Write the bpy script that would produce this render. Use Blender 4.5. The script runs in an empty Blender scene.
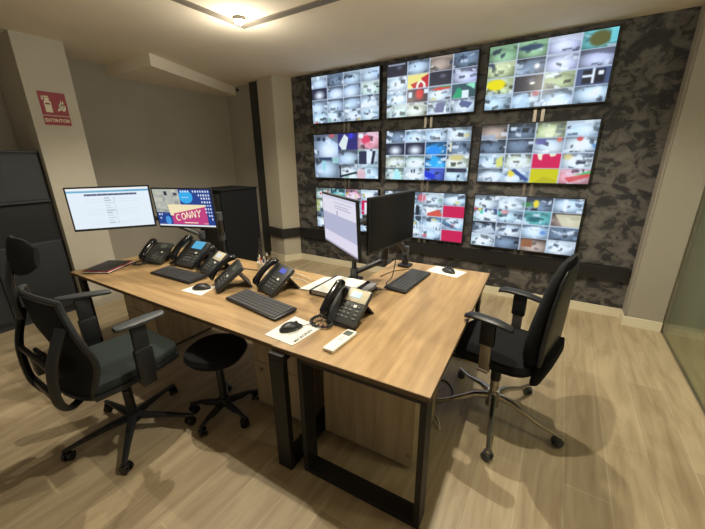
import bpy, bmesh, math, random
from mathutils import Vector, Matrix
PI = math.pi
random.seed(7)
col = bpy.context.scene.collection
sc = bpy.context.scene

# ---------------------------------------------------------------- colours and materials
def lin(c):
    return tuple(((v/255)/12.92 if v/255 <= .04045 else ((v/255+.055)/1.055)**2.4) for v in c)
def rgba(c): return lin(c)+(1.0,)

def mat(name, c, rough=.5, metal=0., spec=.5, bump=0., bscale=200., vary=0., vscale=8.):
    m = bpy.data.materials.new(name); m.use_nodes = True
    nt = m.node_tree; b = nt.nodes['Principled BSDF']
    b.inputs['Base Color'].default_value = rgba(c)
    b.inputs['Roughness'].default_value = rough
    b.inputs['Metallic'].default_value = metal
    b.inputs['Specular IOR Level'].default_value = spec
    tc = nt.nodes.new('ShaderNodeTexCoord')
    if vary > 0:
        n = nt.nodes.new('ShaderNodeTexNoise'); n.inputs['Scale'].default_value = vscale; n.inputs['Detail'].default_value = 5
        nt.links.new(tc.outputs['Object'], n.inputs['Vector'])
        r = nt.nodes.new('ShaderNodeValToRGB')
        r.color_ramp.elements[0].position = .3; r.color_ramp.elements[1].position = .7
        r.color_ramp.elements[0].color = rgba([v*(1-vary) for v in c]); r.color_ramp.elements[1].color = rgba([min(255, v*(1+vary)) for v in c])
        nt.links.new(n.outputs['Fac'], r.inputs['Fac']); nt.links.new(r.outputs['Color'], b.inputs['Base Color'])
    if bump > 0:
        n = nt.nodes.new('ShaderNodeTexNoise'); n.inputs['Scale'].default_value = bscale; n.inputs['Detail'].default_value = 3
        nt.links.new(tc.outputs['Object'], n.inputs['Vector'])
        bp = nt.nodes.new('ShaderNodeBump'); bp.inputs['Strength'].default_value = bump; bp.inputs['Distance'].default_value = .002
        nt.links.new(n.outputs['Fac'], bp.inputs['Height']); nt.links.new(bp.outputs['Normal'], b.inputs['Normal'])
    return m

def emit_mat(name, strength=1.0, c=None):
    m = bpy.data.materials.new(name); m.use_nodes = True; nt = m.node_tree
    b = nt.nodes['Principled BSDF']
    b.inputs['Base Color'].default_value = (.01, .01, .012, 1); b.inputs['Roughness'].default_value = .25
    b.inputs['Emission Strength'].default_value = strength
    if c is None:
        a = nt.nodes.new('ShaderNodeVertexColor'); a.layer_name = 'Col'
        nt.links.new(a.outputs['Color'], b.inputs['Emission Color'])
    else:
        b.inputs['Emission Color'].default_value = rgba(c)
    return m

def wood(name, light, dark, along='Y', rough=.45, scale=1.0):
    m = bpy.data.materials.new(name); m.use_nodes = True; nt = m.node_tree; b = nt.nodes['Principled BSDF']
    tc = nt.nodes.new('ShaderNodeTexCoord'); mp = nt.nodes.new('ShaderNodeMapping')
    s = {'X': (1.2, 14, 14), 'Y': (14, 1.2, 14), 'Z': (14, 14, 1.2)}[along]
    mp.inputs['Scale'].default_value = [v*scale for v in s]
    nt.links.new(tc.outputs['Object'], mp.inputs['Vector'])
    n = nt.nodes.new('ShaderNodeTexNoise'); n.inputs['Scale'].default_value = 1.0; n.inputs['Detail'].default_value = 8
    n.inputs['Roughness'].default_value = .62; n.inputs['Distortion'].default_value = .6
    nt.links.new(mp.outputs['Vector'], n.inputs['Vector'])
    r = nt.nodes.new('ShaderNodeValToRGB')
    r.color_ramp.elements[0].position = .34; r.color_ramp.elements[0].color = rgba(dark)
    r.color_ramp.elements[1].position = .62; r.color_ramp.elements[1].color = rgba(light)
    nt.links.new(n.outputs['Fac'], r.inputs['Fac']); nt.links.new(r.outputs['Color'], b.inputs['Base Color'])
    b.inputs['Roughness'].default_value = rough
    return m

def floor_mat():
    m = bpy.data.materials.new('oak_plank_floor'); m.use_nodes = True; nt = m.node_tree; b = nt.nodes['Principled BSDF']
    tc = nt.nodes.new('ShaderNodeTexCoord'); mp = nt.nodes.new('ShaderNodeMapping')
    mp.inputs['Rotation'].default_value = (0, 0, PI/2)
    nt.links.new(tc.outputs['Object'], mp.inputs['Vector'])
    br = nt.nodes.new('ShaderNodeTexBrick'); br.inputs['Scale'].default_value = 1.0
    br.inputs['Brick Width'].default_value = 1.2; br.inputs['Row Height'].default_value = .2
    br.inputs['Mortar Size'].default_value = .0032; br.inputs['Mortar Smooth'].default_value = .3
    br.offset = .37
    br.inputs['Color1'].default_value = rgba((186, 168, 136)); br.inputs['Color2'].default_value = rgba((168, 150, 120))
    br.inputs['Mortar'].default_value = rgba((190, 174, 144))
    nt.links.new(mp.outputs['Vector'], br.inputs['Vector'])
    mp2 = nt.nodes.new('ShaderNodeMapping'); mp2.inputs['Scale'].default_value = (9, 1.1, 1)
    nt.links.new(tc.outputs['Object'], mp2.inputs['Vector'])
    n = nt.nodes.new('ShaderNodeTexNoise'); n.inputs['Scale'].default_value = 1.6; n.inputs['Detail'].default_value = 7
    n.inputs['Roughness'].default_value = .6; n.inputs['Distortion'].default_value = .8
    nt.links.new(mp2.outputs['Vector'], n.inputs['Vector'])
    r = nt.nodes.new('ShaderNodeValToRGB')
    r.color_ramp.elements[0].position = .3; r.color_ramp.elements[0].color = (.62, .57, .52, 1)
    r.color_ramp.elements[1].position = .6; r.color_ramp.elements[1].color = (1, 1, 1, 1)
    nt.links.new(n.outputs['Fac'], r.inputs['Fac'])
    mx = nt.nodes.new('ShaderNodeMixRGB'); mx.blend_type = 'MULTIPLY'; mx.inputs['Fac'].default_value = .8
    nt.links.new(br.outputs['Color'], mx.inputs['Color1']); nt.links.new(r.outputs['Color'], mx.inputs['Color2'])
    nt.links.new(mx.outputs['Color'], b.inputs['Base Color'])
    b.inputs['Roughness'].default_value = .42; b.inputs['Specular IOR Level'].default_value = .35
    return m

def wallpaper_mat():
    m = bpy.data.materials.new('blotched_wallpaper'); m.use_nodes = True; nt = m.node_tree; b = nt.nodes['Principled BSDF']
    tc = nt.nodes.new('ShaderNodeTexCoord'); mp = nt.nodes.new('ShaderNodeMapping')
    mp.inputs['Rotation'].default_value = (0, -.6, 0); mp.inputs['Scale'].default_value = (7.5, 7.5, 9.5)
    nt.links.new(tc.outputs['Object'], mp.inputs['Vector'])
    n = nt.nodes.new('ShaderNodeTexNoise'); n.inputs['Scale'].default_value = 1.0; n.inputs['Detail'].default_value = 6
    n.inputs['Roughness'].default_value = .62; n.inputs['Distortion'].default_value = .7
    nt.links.new(mp.outputs['Vector'], n.inputs['Vector'])
    r = nt.nodes.new('ShaderNodeValToRGB'); e = r.color_ramp.elements
    e[0].position = .40; e[0].color = rgba((34, 34, 36)); e[1].position = .68; e[1].color = rgba((104, 100, 95))
    k = e.new(.475); k.color = rgba((50, 48, 48)); k = e.new(.51); k.color = rgba((82, 78, 73))
    nt.links.new(n.outputs['Fac'], r.inputs['Fac']); nt.links.new(r.outputs['Color'], b.inputs['Base Color'])
    b.inputs['Roughness'].default_value = .6
    return m

def glass_mat(name, tint=(.88, .93, .88)):
    m = bpy.data.materials.new(name); m.use_nodes = True; nt = m.node_tree
    for n in list(nt.nodes): nt.nodes.remove(n)
    o = nt.nodes.new('ShaderNodeOutputMaterial'); mx = nt.nodes.new('ShaderNodeMixShader')
    t = nt.nodes.new('ShaderNodeBsdfTransparent'); t.inputs['Color'].default_value = tint+(1,)
    g = nt.nodes.new('ShaderNodeBsdfGlossy'); g.inputs['Roughness'].default_value = .02
    lw = nt.nodes.new('ShaderNodeLayerWeight'); lw.inputs['Blend'].default_value = .5
    pw = nt.nodes.new('ShaderNodeMath'); pw.operation = 'POWER'; pw.inputs[1].default_value = 4.0
    f = nt.nodes.new('ShaderNodeMath'); f.operation = 'MULTIPLY_ADD'; f.inputs[1].default_value = .6; f.inputs[2].default_value = .04
    nt.links.new(lw.outputs['Facing'], pw.inputs[0]); nt.links.new(pw.outputs[0], f.inputs[0])
    nt.links.new(f.outputs[0], mx.inputs[0]); nt.links.new(t.outputs[0], mx.inputs[1]); nt.links.new(g.outputs[0], mx.inputs[2])
    nt.links.new(mx.outputs[0], o.inputs[0])
    return m

M = dict(
    plaster=mat('warm_white_plaster', (186, 179, 163), .9, vary=.02, vscale=2),
    ceiling=mat('ceiling_paint', (232, 221, 202), .95, vary=.015, vscale=2),
    grey_wall=mat('greige_wall_paint', (158, 151, 138), .9, vary=.02, vscale=2),
    column=mat('cream_column_paint', (176, 167, 148), .85),
    right_column=mat('greige_column_paint', (152, 145, 131), .85),
    skirting=mat('cream_skirting', (214, 204, 178), .5),
    floor=floor_mat(), wallpaper=wallpaper_mat(),
    track=mat('grey_track', (118, 110, 98), .6),
    black_rail=mat('black_lacquered_wood', (26, 26, 27), .4),
    black_post=mat('black_green_post', (40, 42, 38), .5),
    rack=mat('black_rack_steel', (17, 17, 18), .7, spec=.2),
    cabinet=mat('charcoal_cabinet', (44, 47, 50), .5, vary=.06),
    cabinet_dark=mat('charcoal_shadow_gap', (18, 19, 20), .6),
    desk_y=wood('oak_desk_top_lengthwise', (180, 149, 106), (144, 115, 77), 'Y', .38),
    desk_x=wood('oak_desk_top_crosswise', (180, 149, 106), (144, 115, 77), 'X', .38),
    pedestal=wood('pale_oak_laminate', (176, 156, 122), (146, 126, 96), 'Z', .5),
    edge=mat('dark_edge_band', (98, 74, 48), .5),
    frame=mat('anthracite_powder_coat', (34, 32, 30), .5, spec=.3),
    plastic=mat('black_plastic', (30, 31, 33), .42, bump=.1),
    plastic_gloss=mat('glossy_black_plastic', (18, 19, 21), .16),
    phone_body=mat('charcoal_phone_plastic', (50, 52, 51), .45, bump=.1),
    plastic_grey=mat('dark_grey_plastic', (62, 64, 66), .45),
    key=mat('keycap_black', (62, 62, 64), .5),
    key_grey=mat('phone_key_grey', (84, 84, 82), .45),
    key_white=mat('white_key', (226, 224, 214), .4),
    beige=mat('silver_beige_plastic', (196, 186, 160), .4),
    fabric=mat('black_upholstery', (22, 24, 26), .92, bump=.5, bscale=400, spec=.25),
    fabric_green=mat('dark_grey_seat_fabric', (44, 50, 48), .95, bump=.5, bscale=400, spec=.2),
    mesh=mat('black_chair_mesh', (30, 32, 33), .85, bump=.8, bscale=300, spec=.25),
    armpad=mat('grey_black_arm_pad', (54, 57, 58), .5),
    chrome=mat('brushed_chrome', (196, 190, 178), .22, 1.0),
    aluminium=mat('satin_aluminium', (168, 160, 146), .35, .9),
    white_plastic=mat('white_plastic', (228, 224, 210), .4),
    paper=mat('white_paper', (232, 230, 222), .8),
    paper_grey=mat('grey_paper', (176, 176, 184), .8),
    pad=mat('white_mouse_pad', (232, 230, 222), .6),
    lcd_off=mat('grey_lcd', (84, 92, 84), .3),
    red=mat('sign_red', (142, 28, 42), .5),
    cream_print=mat('sign_cream_print', (220, 214, 186), .6),
    book_red=mat('red_page_edge', (186, 60, 76), .6),
    book=mat('charcoal_book_cover', (48, 48, 52), .55),
    print_dark=mat('dark_print', (70, 66, 62), .8),
    green_print=mat('green_print', (120, 190, 90), .8),
    orange=mat('orange_plastic', (226, 96, 48), .4),
    blue_plastic=mat('blue_plastic', (40, 60, 150), .4),
    cable_white=mat('white_cable', (214, 206, 186), .5),
    cable=mat('black_cable', (24, 24, 25), .5),
    screen_off=mat('switched_off_screen', (12, 13, 16), .2, spec=.6),
    screen=emit_mat('lit_screen', 1.0),
    lcd_blue=emit_mat('phone_lcd_blue', .8, (96, 190, 235)),
    lcd_violet=emit_mat('phone_lcd_violet', .8, (110, 120, 225)),
    lcd_pale=emit_mat('phone_lcd_pale', .8, (180, 228, 245)),
    lcd_white=emit_mat('phone_lcd_white', .9, (232, 240, 240)),
    lamp=emit_mat('lamp_lens', 40.0, (255, 244, 214)),
    glass=glass_mat('partition_glass'),
    carafe=glass_mat('clear_glass', (.93, .94, .93)),
    corridor=mat('corridor_wall_paint', (140, 142, 122), .9),
    green_panel=mat('corridor_green_panel', (92, 104, 84), .8),
)

# ---------------------------------------------------------------- mesh helpers
class MB:
    def __init__(s): s.bm = bmesh.new()
    def box(s, c, d, bev=0., mtx=None, seg=2):
        r = bmesh.ops.create_cube(s.bm, size=1.0)
        vs = r['verts']
        bmesh.ops.scale(s.bm, vec=Vector(d), verts=vs)
        bmesh.ops.translate(s.bm, vec=Vector(c), verts=vs)
        if mtx: bmesh.ops.transform(s.bm, matrix=mtx, verts=vs)
        if bev > 0:
            es = list({e for v in vs for e in v.link_edges})
            bmesh.ops.bevel(s.bm, geom=es, offset=bev, segments=seg, profile=.5, affect='EDGES')
        return s
    def bx(s, x0, x1, y0, y1, z0, z1, bev=0., mtx=None):
        return s.box(((x0+x1)/2, (y0+y1)/2, (z0+z1)/2), (x1-x0, y1-y0, z1-z0), bev, mtx)
    def ring(s, c, ax, ay, rx, ry, n, p=2.):
        vs = []
        for i in range(n):
            a = 2*PI*i/n; ca, sa = math.cos(a), math.sin(a)
            k = (abs(ca)**p+abs(sa)**p)**(-1/p)
            vs.append(s.bm.verts.new(c+ax*(rx*ca*k)+ay*(ry*sa*k)))
        return vs
    def skin(s, rings, cap=True, loop=False):
        n = len(rings[0])
        R = rings+[rings[0]] if loop else rings
        for a, b in zip(R[:-1], R[1:]):
            for i in range(n):
                s.bm.faces.new((a[i], a[(i+1) % n], b[(i+1) % n], b[i]))
        if cap and not loop:
            s.bm.faces.new(rings[0][::-1]); s.bm.faces.new(rings[-1])
        return s
    def loft(s, secs, ax, ay, n=16, p=2.6):
        ax, ay = Vector(ax), Vector(ay)
        return s.skin([s.ring(Vector(c), ax, ay, rx, ry, n, p) for c, rx, ry in secs])
    def tube(s, pts, r, n=8, r2=None, loop=False, flat=None):
        pts = [Vector(p) for p in pts]; rings = []; m = len(pts); prev = None
        for i, p in enumerate(pts):
            if loop: t = pts[(i+1) % m]-pts[i-1]
            else: t = pts[min(i+1, m-1)]-pts[max(i-1, 0)]
            t.normalize()
            if prev is None:
                up = Vector((0, 0, 1)) if abs(t.z) < .9 else Vector((0, 1, 0))
                ax = t.cross(up).normalized()
            else:
                ax = (prev-t*prev.dot(t)).normalized()
            prev = ax; ay = t.cross(ax)
            rr = r if r2 is None else r+(r2-r)*i/(m-1)
            rings.append(s.ring(p, ax, ay, rr, rr*(flat or 1), n))
        return s.skin(rings, True, loop)
    def cyl(s, p0, p1, r0, r1=None, n=24):
        return s.tube([p0, p1], r0, n, r1 if r1 is not None else r0)
    def prism(s, poly, z0, z1, bev=0.):
        a = [s.bm.verts.new((x, y, z0)) for x, y in poly]; b = [s.bm.verts.new((x, y, z1)) for x, y in poly]
        n = len(poly); fs = [s.bm.faces.new(a[::-1]), s.bm.faces.new(b)]
        for i in range(n): fs.append(s.bm.faces.new((a[i], a[(i+1) % n], b[(i+1) % n], b[i])))
        if bev > 0:
            bmesh.ops.bevel(s.bm, geom=list({e for f in fs for e in f.edges}), offset=bev, segments=2, profile=.5, affect='EDGES')
        return s
    def xform(s, m): bmesh.ops.transform(s.bm, matrix=m, verts=s.bm.verts[:]); return s
    def build(s, name, material, parent=None, smooth=False, sub=0):
        bmesh.ops.recalc_face_normals(s.bm, faces=s.bm.faces[:])
        me = bpy.data.meshes.new(name); s.bm.to_mesh(me); s.bm.free()
        me.materials.append(material)
        if smooth:
            for p in me.polygons: p.use_smooth = True
            try: me.set_sharp_from_angle(angle=math.radians(38))
            except Exception: pass
        o = bpy.data.objects.new(name, me); col.objects.link(o)
        if parent: o.parent = parent
        if sub:
            md = o.modifiers.new('Subdivision', 'SUBSURF'); md.levels = sub; md.render_levels = sub
        return o

def smoothpts(pts, k=6):
    P = [Vector(p) for p in pts]; out = []
    for i in range(len(P)-1):
        p0, p1, p2, p3 = P[max(i-1, 0)], P[i], P[i+1], P[min(i+2, len(P)-1)]
        for j in range(k):
            t = j/k
            out.append(.5*((2*p1)+(p2-p0)*t+(2*p0-5*p1+4*p2-p3)*t*t+(3*p1-p0-3*p2+p3)*t**3))
    out.append(P[-1]); return out

def tag(o, label=None, cat=None, group=None, kind=None):
    if label: o['label'] = label
    if cat: o['category'] = cat
    if group: o['group'] = group
    if kind: o['kind'] = kind
    return o
def thing(name, label, cat, loc=(0, 0, 0), rz=0., group=None):
    o = bpy.data.objects.new(name, None); col.objects.link(o); o.empty_display_size = .1
    o.location = loc; o.rotation_euler = (0, 0, rz)
    return tag(o, label, cat, group)
def struct(name, mb, m, label, cat='wall', smooth=False):
    return tag(mb.build(name, m, None, smooth), label, cat, None, 'structure')
def copy_tree(o, parent=None):
    c = o.copy(); col.objects.link(c); c.parent = parent
    for ch in list(o.children): copy_tree(ch, c)
    return c
def text_mesh(name, body, size, m, parent, mtx, depth=.0006, bold=False):
    cu = bpy.data.curves.new(name, 'FONT'); cu.body = body; cu.size = size; cu.extrude = depth
    cu.align_x = 'CENTER'; cu.align_y = 'CENTER'
    if bold: cu.offset = size*.025
    to = bpy.data.objects.new(name, cu); col.objects.link(to)
    dg = bpy.context.evaluated_depsgraph_get(); dg.update()
    me = bpy.data.meshes.new_from_object(to.evaluated_get(dg)); me.transform(mtx)
    bpy.data.objects.remove(to); me.materials.clear(); me.materials.append(m)
    o = bpy.data.objects.new(name, me); col.objects.link(o); o.parent = parent
    return o

# ---------------------------------------------------------------- painted screens (vertex colours on a fine grid)
class Img:
    def __init__(s, w, h, c=(150, 165, 180)):
        s.w, s.h = w, h; s.p = [[list(c) for _ in range(w)] for _ in range(h)]
    def rect(s, x0, y0, x1, y1, c, a=1.):
        for j in range(max(0, int(round(y0*s.h))), min(s.h, int(round(y1*s.h)))):
            row = s.p[j]
            for i in range(max(0, int(round(x0*s.w))), min(s.w, int(round(x1*s.w)))):
                q = row[i]
                for k in range(3): q[k] = q[k]*(1-a)+c[k]*a
    def poly(s, pts, c, a=1., clip=(0, 0, 1, 1)):
        ys = [p[1] for p in pts]; xs = [p[0] for p in pts]
        for j in range(max(0, int(max(min(ys), clip[1])*s.h)), min(s.h, int(math.ceil(min(max(ys), clip[3])*s.h)))):
            v = (j+.5)/s.h
            if v < clip[1] or v > clip[3]: continue
            for i in range(max(0, int(max(min(xs), clip[0])*s.w)), min(s.w, int(math.ceil(min(max(xs), clip[2])*s.w)))):
                u = (i+.5)/s.w
                if u < clip[0] or u > clip[2]: continue
                ins = False; n = len(pts)
                for k in range(n):
                    (xa, ya), (xb, yb) = pts[k], pts[k-1]
                    if (ya > v) != (yb > v) and u < (xb-xa)*(v-ya)/(yb-ya)+xa: ins = not ins
                if ins:
                    q = s.p[j][i]
                    for k in range(3): q[k] = q[k]*(1-a)+c[k]*a
    def ell(s, cx, cy, rx, ry, c, a=1., soft=0., clip=(0, 0, 1, 1)):
        for j in range(max(0, int(max(cy-ry, clip[1])*s.h)), min(s.h, int(math.ceil(min(cy+ry, clip[3])*s.h)))):
            v = (j+.5)/s.h
            for i in range(max(0, int(max(cx-rx, clip[0])*s.w)), min(s.w, int(math.ceil(min(cx+rx, clip[2])*s.w)))):
                u = (i+.5)/s.w
                d = math.hypot((u-cx)/rx, (v-cy)/ry)
                if d < 1:
                    f = a*(min(1, (1-d)/soft) if soft else 1); q = s.p[j][i]
                    for k in range(3): q[k] = q[k]*(1-f)+c[k]*f
    def line(s, pts, th, c, a=1.):
        for (xa, ya), (xb, yb) in zip(pts[:-1], pts[1:]):
            dx, dy = xb-xa, yb-ya; L = math.hypot(dx, dy) or 1; nx, ny = -dy/L*th/2, dx/L*th/2*s.w/s.h
            s.poly([(xa+nx, ya+ny), (xb+nx, yb+ny), (xb-nx, yb-ny), (xa-nx, ya-ny)], c, a)

def _soften(s):
    w, h = s.w, s.h; q = s.p
    s.p = [[[min(255, (sum(q[jj][ii][k] for jj in (max(j-1, 0), j, min(j+1, h-1)) for ii in (max(i-1, 0), i, min(i+1, w-1)))/9)*.55+q[j][i][k]*.47+8) for k in range(3)] for i in range(w)] for j in range(h)]
Img.soften = _soften
def screen_plane(name, img, W, H, parent, m, mtx=None, tint=1.):
    # plane facing -y, centred
    w, h = img.w, img.h; vs = []; fs = []; cols = []
    for j in range(h):
        for i in range(w):
            q = img.p[j][i]; cols.append(lin((q[0]*tint, q[1]*(1+tint)/2, q[2]))+(1.,))
            vs.append(((i/(w-1)-.5)*W, 0, (.5-j/(h-1))*H))
    for j in range(h-1):
        for i in range(w-1):
            a = j*w+i; fs.append((a, a+w, a+w+1, a+1))
    me = bpy.data.meshes.new(name); me.from_pydata(vs, [], fs)
    at = me.color_attributes.new('Col', 'FLOAT_COLOR', 'POINT')
    at.data.foreach_set('color', [x for c in cols for x in c])
    if mtx: me.transform(mtx)
    me.materials.append(m)
    o = bpy.data.objects.new(name, me); col.objects.link(o); o.parent = parent
    return o

R = random.Random(11)
BASE = {'g': (160, 178, 202), 'o': (166, 192, 214), 'w': (196, 214, 230), 'k': (54, 56, 76), 'n': (48, 54, 80), 'G': (112, 146, 110),
        'y': (160, 172, 128), 'Y': (232, 220, 20), 'R': (206, 22, 76), 'b': (50, 150, 224), 'r': (150, 130, 118), 't': (78, 148, 148),
        'd': (84, 100, 118), 'B': (60, 84, 190), 'p': (222, 150, 160), 'l': (166, 170, 204), 'q': (190, 198, 176), 'e': (186, 214, 200)}
def cell(im, x0, y0, x1, y1, code):
    c = BASE[code]; w, h = x1-x0, y1-y0; cl = (x0, y0, x1, y1)
    jit = R.uniform(.9, 1.08); c = tuple(min(255, v*jit) for v in c)
    im.rect(x0, y0, x1, y1, tuple(v*.72 for v in c))
    if code not in 'RYkn': im.ell((x0+x1)/2+R.uniform(-.2, .2)*w, (y0+y1)/2+R.uniform(-.1, .25)*h, w*.62, h*.62, tuple(min(255, v*1.12+10) for v in c), 1, .7, cl)
    X = lambda u: x0+u*w
    Y = lambda v: y0+v*h
    if code == 'R': im.rect(x0, y0, x1, y1, c); return
    if code == 'Y':
        im.rect(x0, y0, x1, y1, c)
        im.poly([(X(.1), Y(1)), (X(.5), Y(.55)), (X(1), Y(.8)), (X(1), Y(1))], (180, 170, 30), .7, cl); return
    if code == 'n':
        im.ell(X(.5), Y(.62), w*.42, h*.5, (236, 240, 246), 1, .8, cl); return
    if code == 'k':
        im.ell(X(.6), Y(.35), w*.2, h*.2, (120, 120, 140), .7, .8, cl); return
    light = tuple(min(255, v*1.35+24) for v in c); dark = tuple(v*.3 for v in c)
    im.ell(X(R.uniform(.35, .65)), Y(R.uniform(.5, .75)), w*.5, h*.5, light, .75, .9, cl)
    # a room seen from a corner: far wall, side walls, furniture
    hz = R.uniform(.15, .4)
    im.poly([(X(0), Y(0)), (X(1), Y(0)), (X(1), Y(hz+R.uniform(-.1, .15))), (X(R.uniform(.3, .7)), Y(hz*.6)), (X(0), Y(hz+R.uniform(-.1, .15)))],
            dark if R.random() < .5 else light, .45, cl)
    for _ in range(R.randint(8, 14) if code in 'owtdBpqeby' else R.randint(3, 5)):
        cx, cy = R.random(), R.random(); a, b = R.uniform(.03, .17), R.uniform(.04, .15); sk = R.uniform(-.15, .15)
        colr = R.choice([dark, dark, light, (235, 242, 252), (235, 242, 252), (40, 50, 72)])
        im.poly([(X(cx-a), Y(cy-b)), (X(cx+a), Y(cy-b+sk)), (X(cx+a*.8), Y(cy+b+sk)), (X(cx-a*.9), Y(cy+b))], colr, R.uniform(.4, .85), cl)
    if code in 'ow' and R.random() < .45:
        im.ell(X(R.random()), Y(R.random()), w*.16, h*.2, R.choice([(70, 120, 200), (200, 60, 70), (120, 170, 140), (220, 200, 120)]), .7, .5, cl)

def grid(im, rows):
    for j, r in enumerate(rows):
        for i, ch in enumerate(r): cell(im, i/len(r), j/len(rows), (i+1)/len(r), (j+1)/len(rows), ch)
def gridlines(im, nx=4, ny=4):
    t = .0035
    for i in range(1, nx): im.rect(i/nx-t, 0, i/nx+t, 1, (206, 216, 232), .8)
    for j in range(1, ny): im.rect(0, j/ny-t*1.8, 1, j/ny+t*1.8, (206, 216, 232), .8)

def tv_image(n):
    im = Img(160, 90)
    if n == 1: grid(im, ['gdgg', 'ngge', 'gggw', 'oowo'])
    if n == 2:
        grid(im, ['kgrd', 'wykl', 'odwt', 'eqww'])
        im.rect(.01, .02, .22, .05, (210, 215, 230), .8)
        im.rect(.25, .25, .5, .5, (244, 226, 130))
        im.poly([(.29, .42), (.37, .38), (.36, .5), (.33, .5)], (196, 24, 40)); im.poly([(.41, .33), (.5, .26), (.5, .5), (.47, .5)], (196, 24, 40))
        im.ell(.41, .47, .055, .1, (250, 244, 220)); im.ell(.41, .49, .03, .09, (190, 20, 40))
        im.rect(.25, .5, .5, .75, (60, 40, 50)); im.ell(.4, .6, .06, .13, (220, 40, 44), 1, .5); im.rect(.27, .56, .31, .66, (210, 225, 235)); im.rect(.45, .52, .5, .6, (220, 230, 240))
        im.poly([(.53, .55), (.63, .52), (.74, .52), (.74, .56), (.6, .58)], (214, 60, 50)); im.rect(.64, .51, .74, .535, (60, 150, 60))
        im.rect(.75, .5, 1, .75, (54, 84, 92)); im.poly([(.76, .75), (.82, .56), (.88, .64), (.88, .75)], (30, 160, 110)); im.rect(.86, .62, .93, .75, (230, 240, 240)); im.poly([(.89, .52), (.99, .51), (.99, .62)], (150, 230, 190))
        im.poly([(.6, .8), (.7, .78), (.68, .97), (.58, .96)], (92, 100, 140)); im.poly([(.86, .78), (.98, .84), (.94, .93), (.84, .86)], (92, 100, 140))
    if n == 3:
        grid(im, ['GGlt', 'ydll', 'ykyd', 'oooo'])
        im.ell(.88, .12, .09, .12, (92, 92, 48), 1, .3); im.rect(.95, 0, 1, .2, (120, 220, 226), .8)
        im.ell(.09, .6, .1, .1, (246, 222, 20), 1, .3); im.ell(.36, .1, .12, .05, (40, 60, 90), .9, .3)
        im.rect(.75, .5, 1, .75, (70, 84, 120)); im.rect(.8, .53, .96, .72, (26, 30, 42)); im.rect(.8, .6, .87, .63, (236, 240, 250)); im.rect(.87, .51, .885, .72, (236, 240, 250)); im.rect(.91, .56, .95, .61, (246, 246, 250))
        im.ell(.41, .63, .03, .025, (250, 240, 220), 1, .4); im.ell(.43, .38, .03, .05, (250, 236, 230), 1, .5)
        for i in range(6): im.poly([(.53+i*.035, .93), (.55+i*.035, .93), (.545+i*.035, .99), (.52+i*.035, .99)], (244, 246, 255))
        im.poly([(.3, 1), (.35, .78), (.39, .78), (.42, 1)], (180, 210, 235), .8)
    if n == 4:
        cell(im, 0, 0, .4, .52, 'g'); cell(im, .4, 0, .7, .36, 'w'); cell(im, .7, 0, 1, .36, 'p'); cell(im, .4, .36, .7, .68, 'g')
        cell(im, .7, .36, 1, .68, 'w'); cell(im, 0, .52, .4, 1, 'g'); cell(im, .4, .68, .7, 1, 'w'); cell(im, .7, .68, 1, 1, 'o')
        im.rect(.4, 0, .7, .36, (48, 44, 110)); im.poly([(.41, .24), (.5, .02), (.56, .1), (.52, .36), (.46, .36)], (226, 232, 226)); im.ell(.6, .06, .05, .08, (60, 60, 220), .9, .5)
        im.ell(.82, .16, .08, .12, (226, 60, 96), .95, .4); im.ell(.86, .28, .08, .08, (240, 150, 165), .9, .4); im.rect(.72, .03, .78, .12, (235, 240, 245))
        im.rect(.72, .4, .83, .68, (44, 48, 76)); im.rect(.84, .4, .91, .66, (232, 238, 250)); im.poly([(.92, .4), (.96, .4), (.93, .68), (.89, .68)], (30, 34, 50))
        im.rect(.08, .52, .28, .58, (40, 60, 90)); im.rect(.13, .6, .19, .82, (150, 215, 220), .8); im.rect(.3, .52, .4, .66, (170, 225, 220), .8)
        im.rect(.05, .06, .11, .14, (40, 50, 70)); im.rect(.15, .08, .19, .16, (40, 50, 70)); im.ell(.3, .04, .06, .05, (210, 90, 90), .8, .4)
        im.ell(.75, .9, .08, .14, (236, 190, 195), .9, .3); im.rect(.41, .7, .44, 1, (30, 34, 50)); im.poly([(.44, .93), (.68, .84), (.7, .88), (.44, .98)], (30, 40, 52))
    if n == 5:
        grid(im, ['doow', 'nnbd', 'qebq', 'ewBo'])
        im.ell(.6, .42, .09, .1, (36, 140, 232), 1, .3); im.ell(.61, .62, .05, .12, (40, 170, 236), 1, .3)
        im.poly([(.5, .8), (.63, .88), (.63, .98), (.52, .94)], (24, 50, 200)); im.rect(.78, .28, .8, .45, (240, 230, 190)); im.ell(.86, .55, .09, .08, (214, 196, 120), .9, .4)
        im.poly([(.1, 1), (.13, .78), (.17, .78), (.22, 1)], (180, 236, 236))
        im.rect(.76, .76, .98, .83, (34, 36, 56), .9); im.rect(.37, .78, .39, .86, (60, 64, 90)); im.rect(.34, .79, .355, .86, (60, 64, 90))
    if n == 6:
        grid(im, ['rdyo', 'ddww', 'oqRw', 'woYp'])
        im.poly([(.5, .5), (.54, .5), (.56, .6), (.59, .62), (.59, .52), (.64, .5), (.66, .56), (.7, .54), (.7, .5), (.5, .5)], (244, 236, 200))
        im.rect(.0, .17, .14, .26, (146, 172, 200), .6); im.ell(.71, .28, .03, .05, (224, 110, 90), .9, .4); im.ell(.87, .28, .03, .05, (210, 70, 70), .9, .4)
        im.ell(.33, .84, .04, .08, (244, 216, 60), 1, .5); im.poly([(.32, .78), (.47, .98), (.5, .94), (.36, .76)], (60, 80, 140))
        im.ell(.8, .56, .05, .07, (240, 214, 130), .8, .6); im.poly([(.8, .9), (1, .82), (1, .88), (.84, .98)], (210, 60, 60), .8); im.poly([(.86, .86), (1, .78), (1, .83)], (60, 190, 90), .9)
        im.poly([(.17, .6), (.23, .52), (.24, .72), (.18, .74)], (222, 220, 120)); im.rect(.52, .27, .6, .36, (96, 90, 160), .8)
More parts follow.
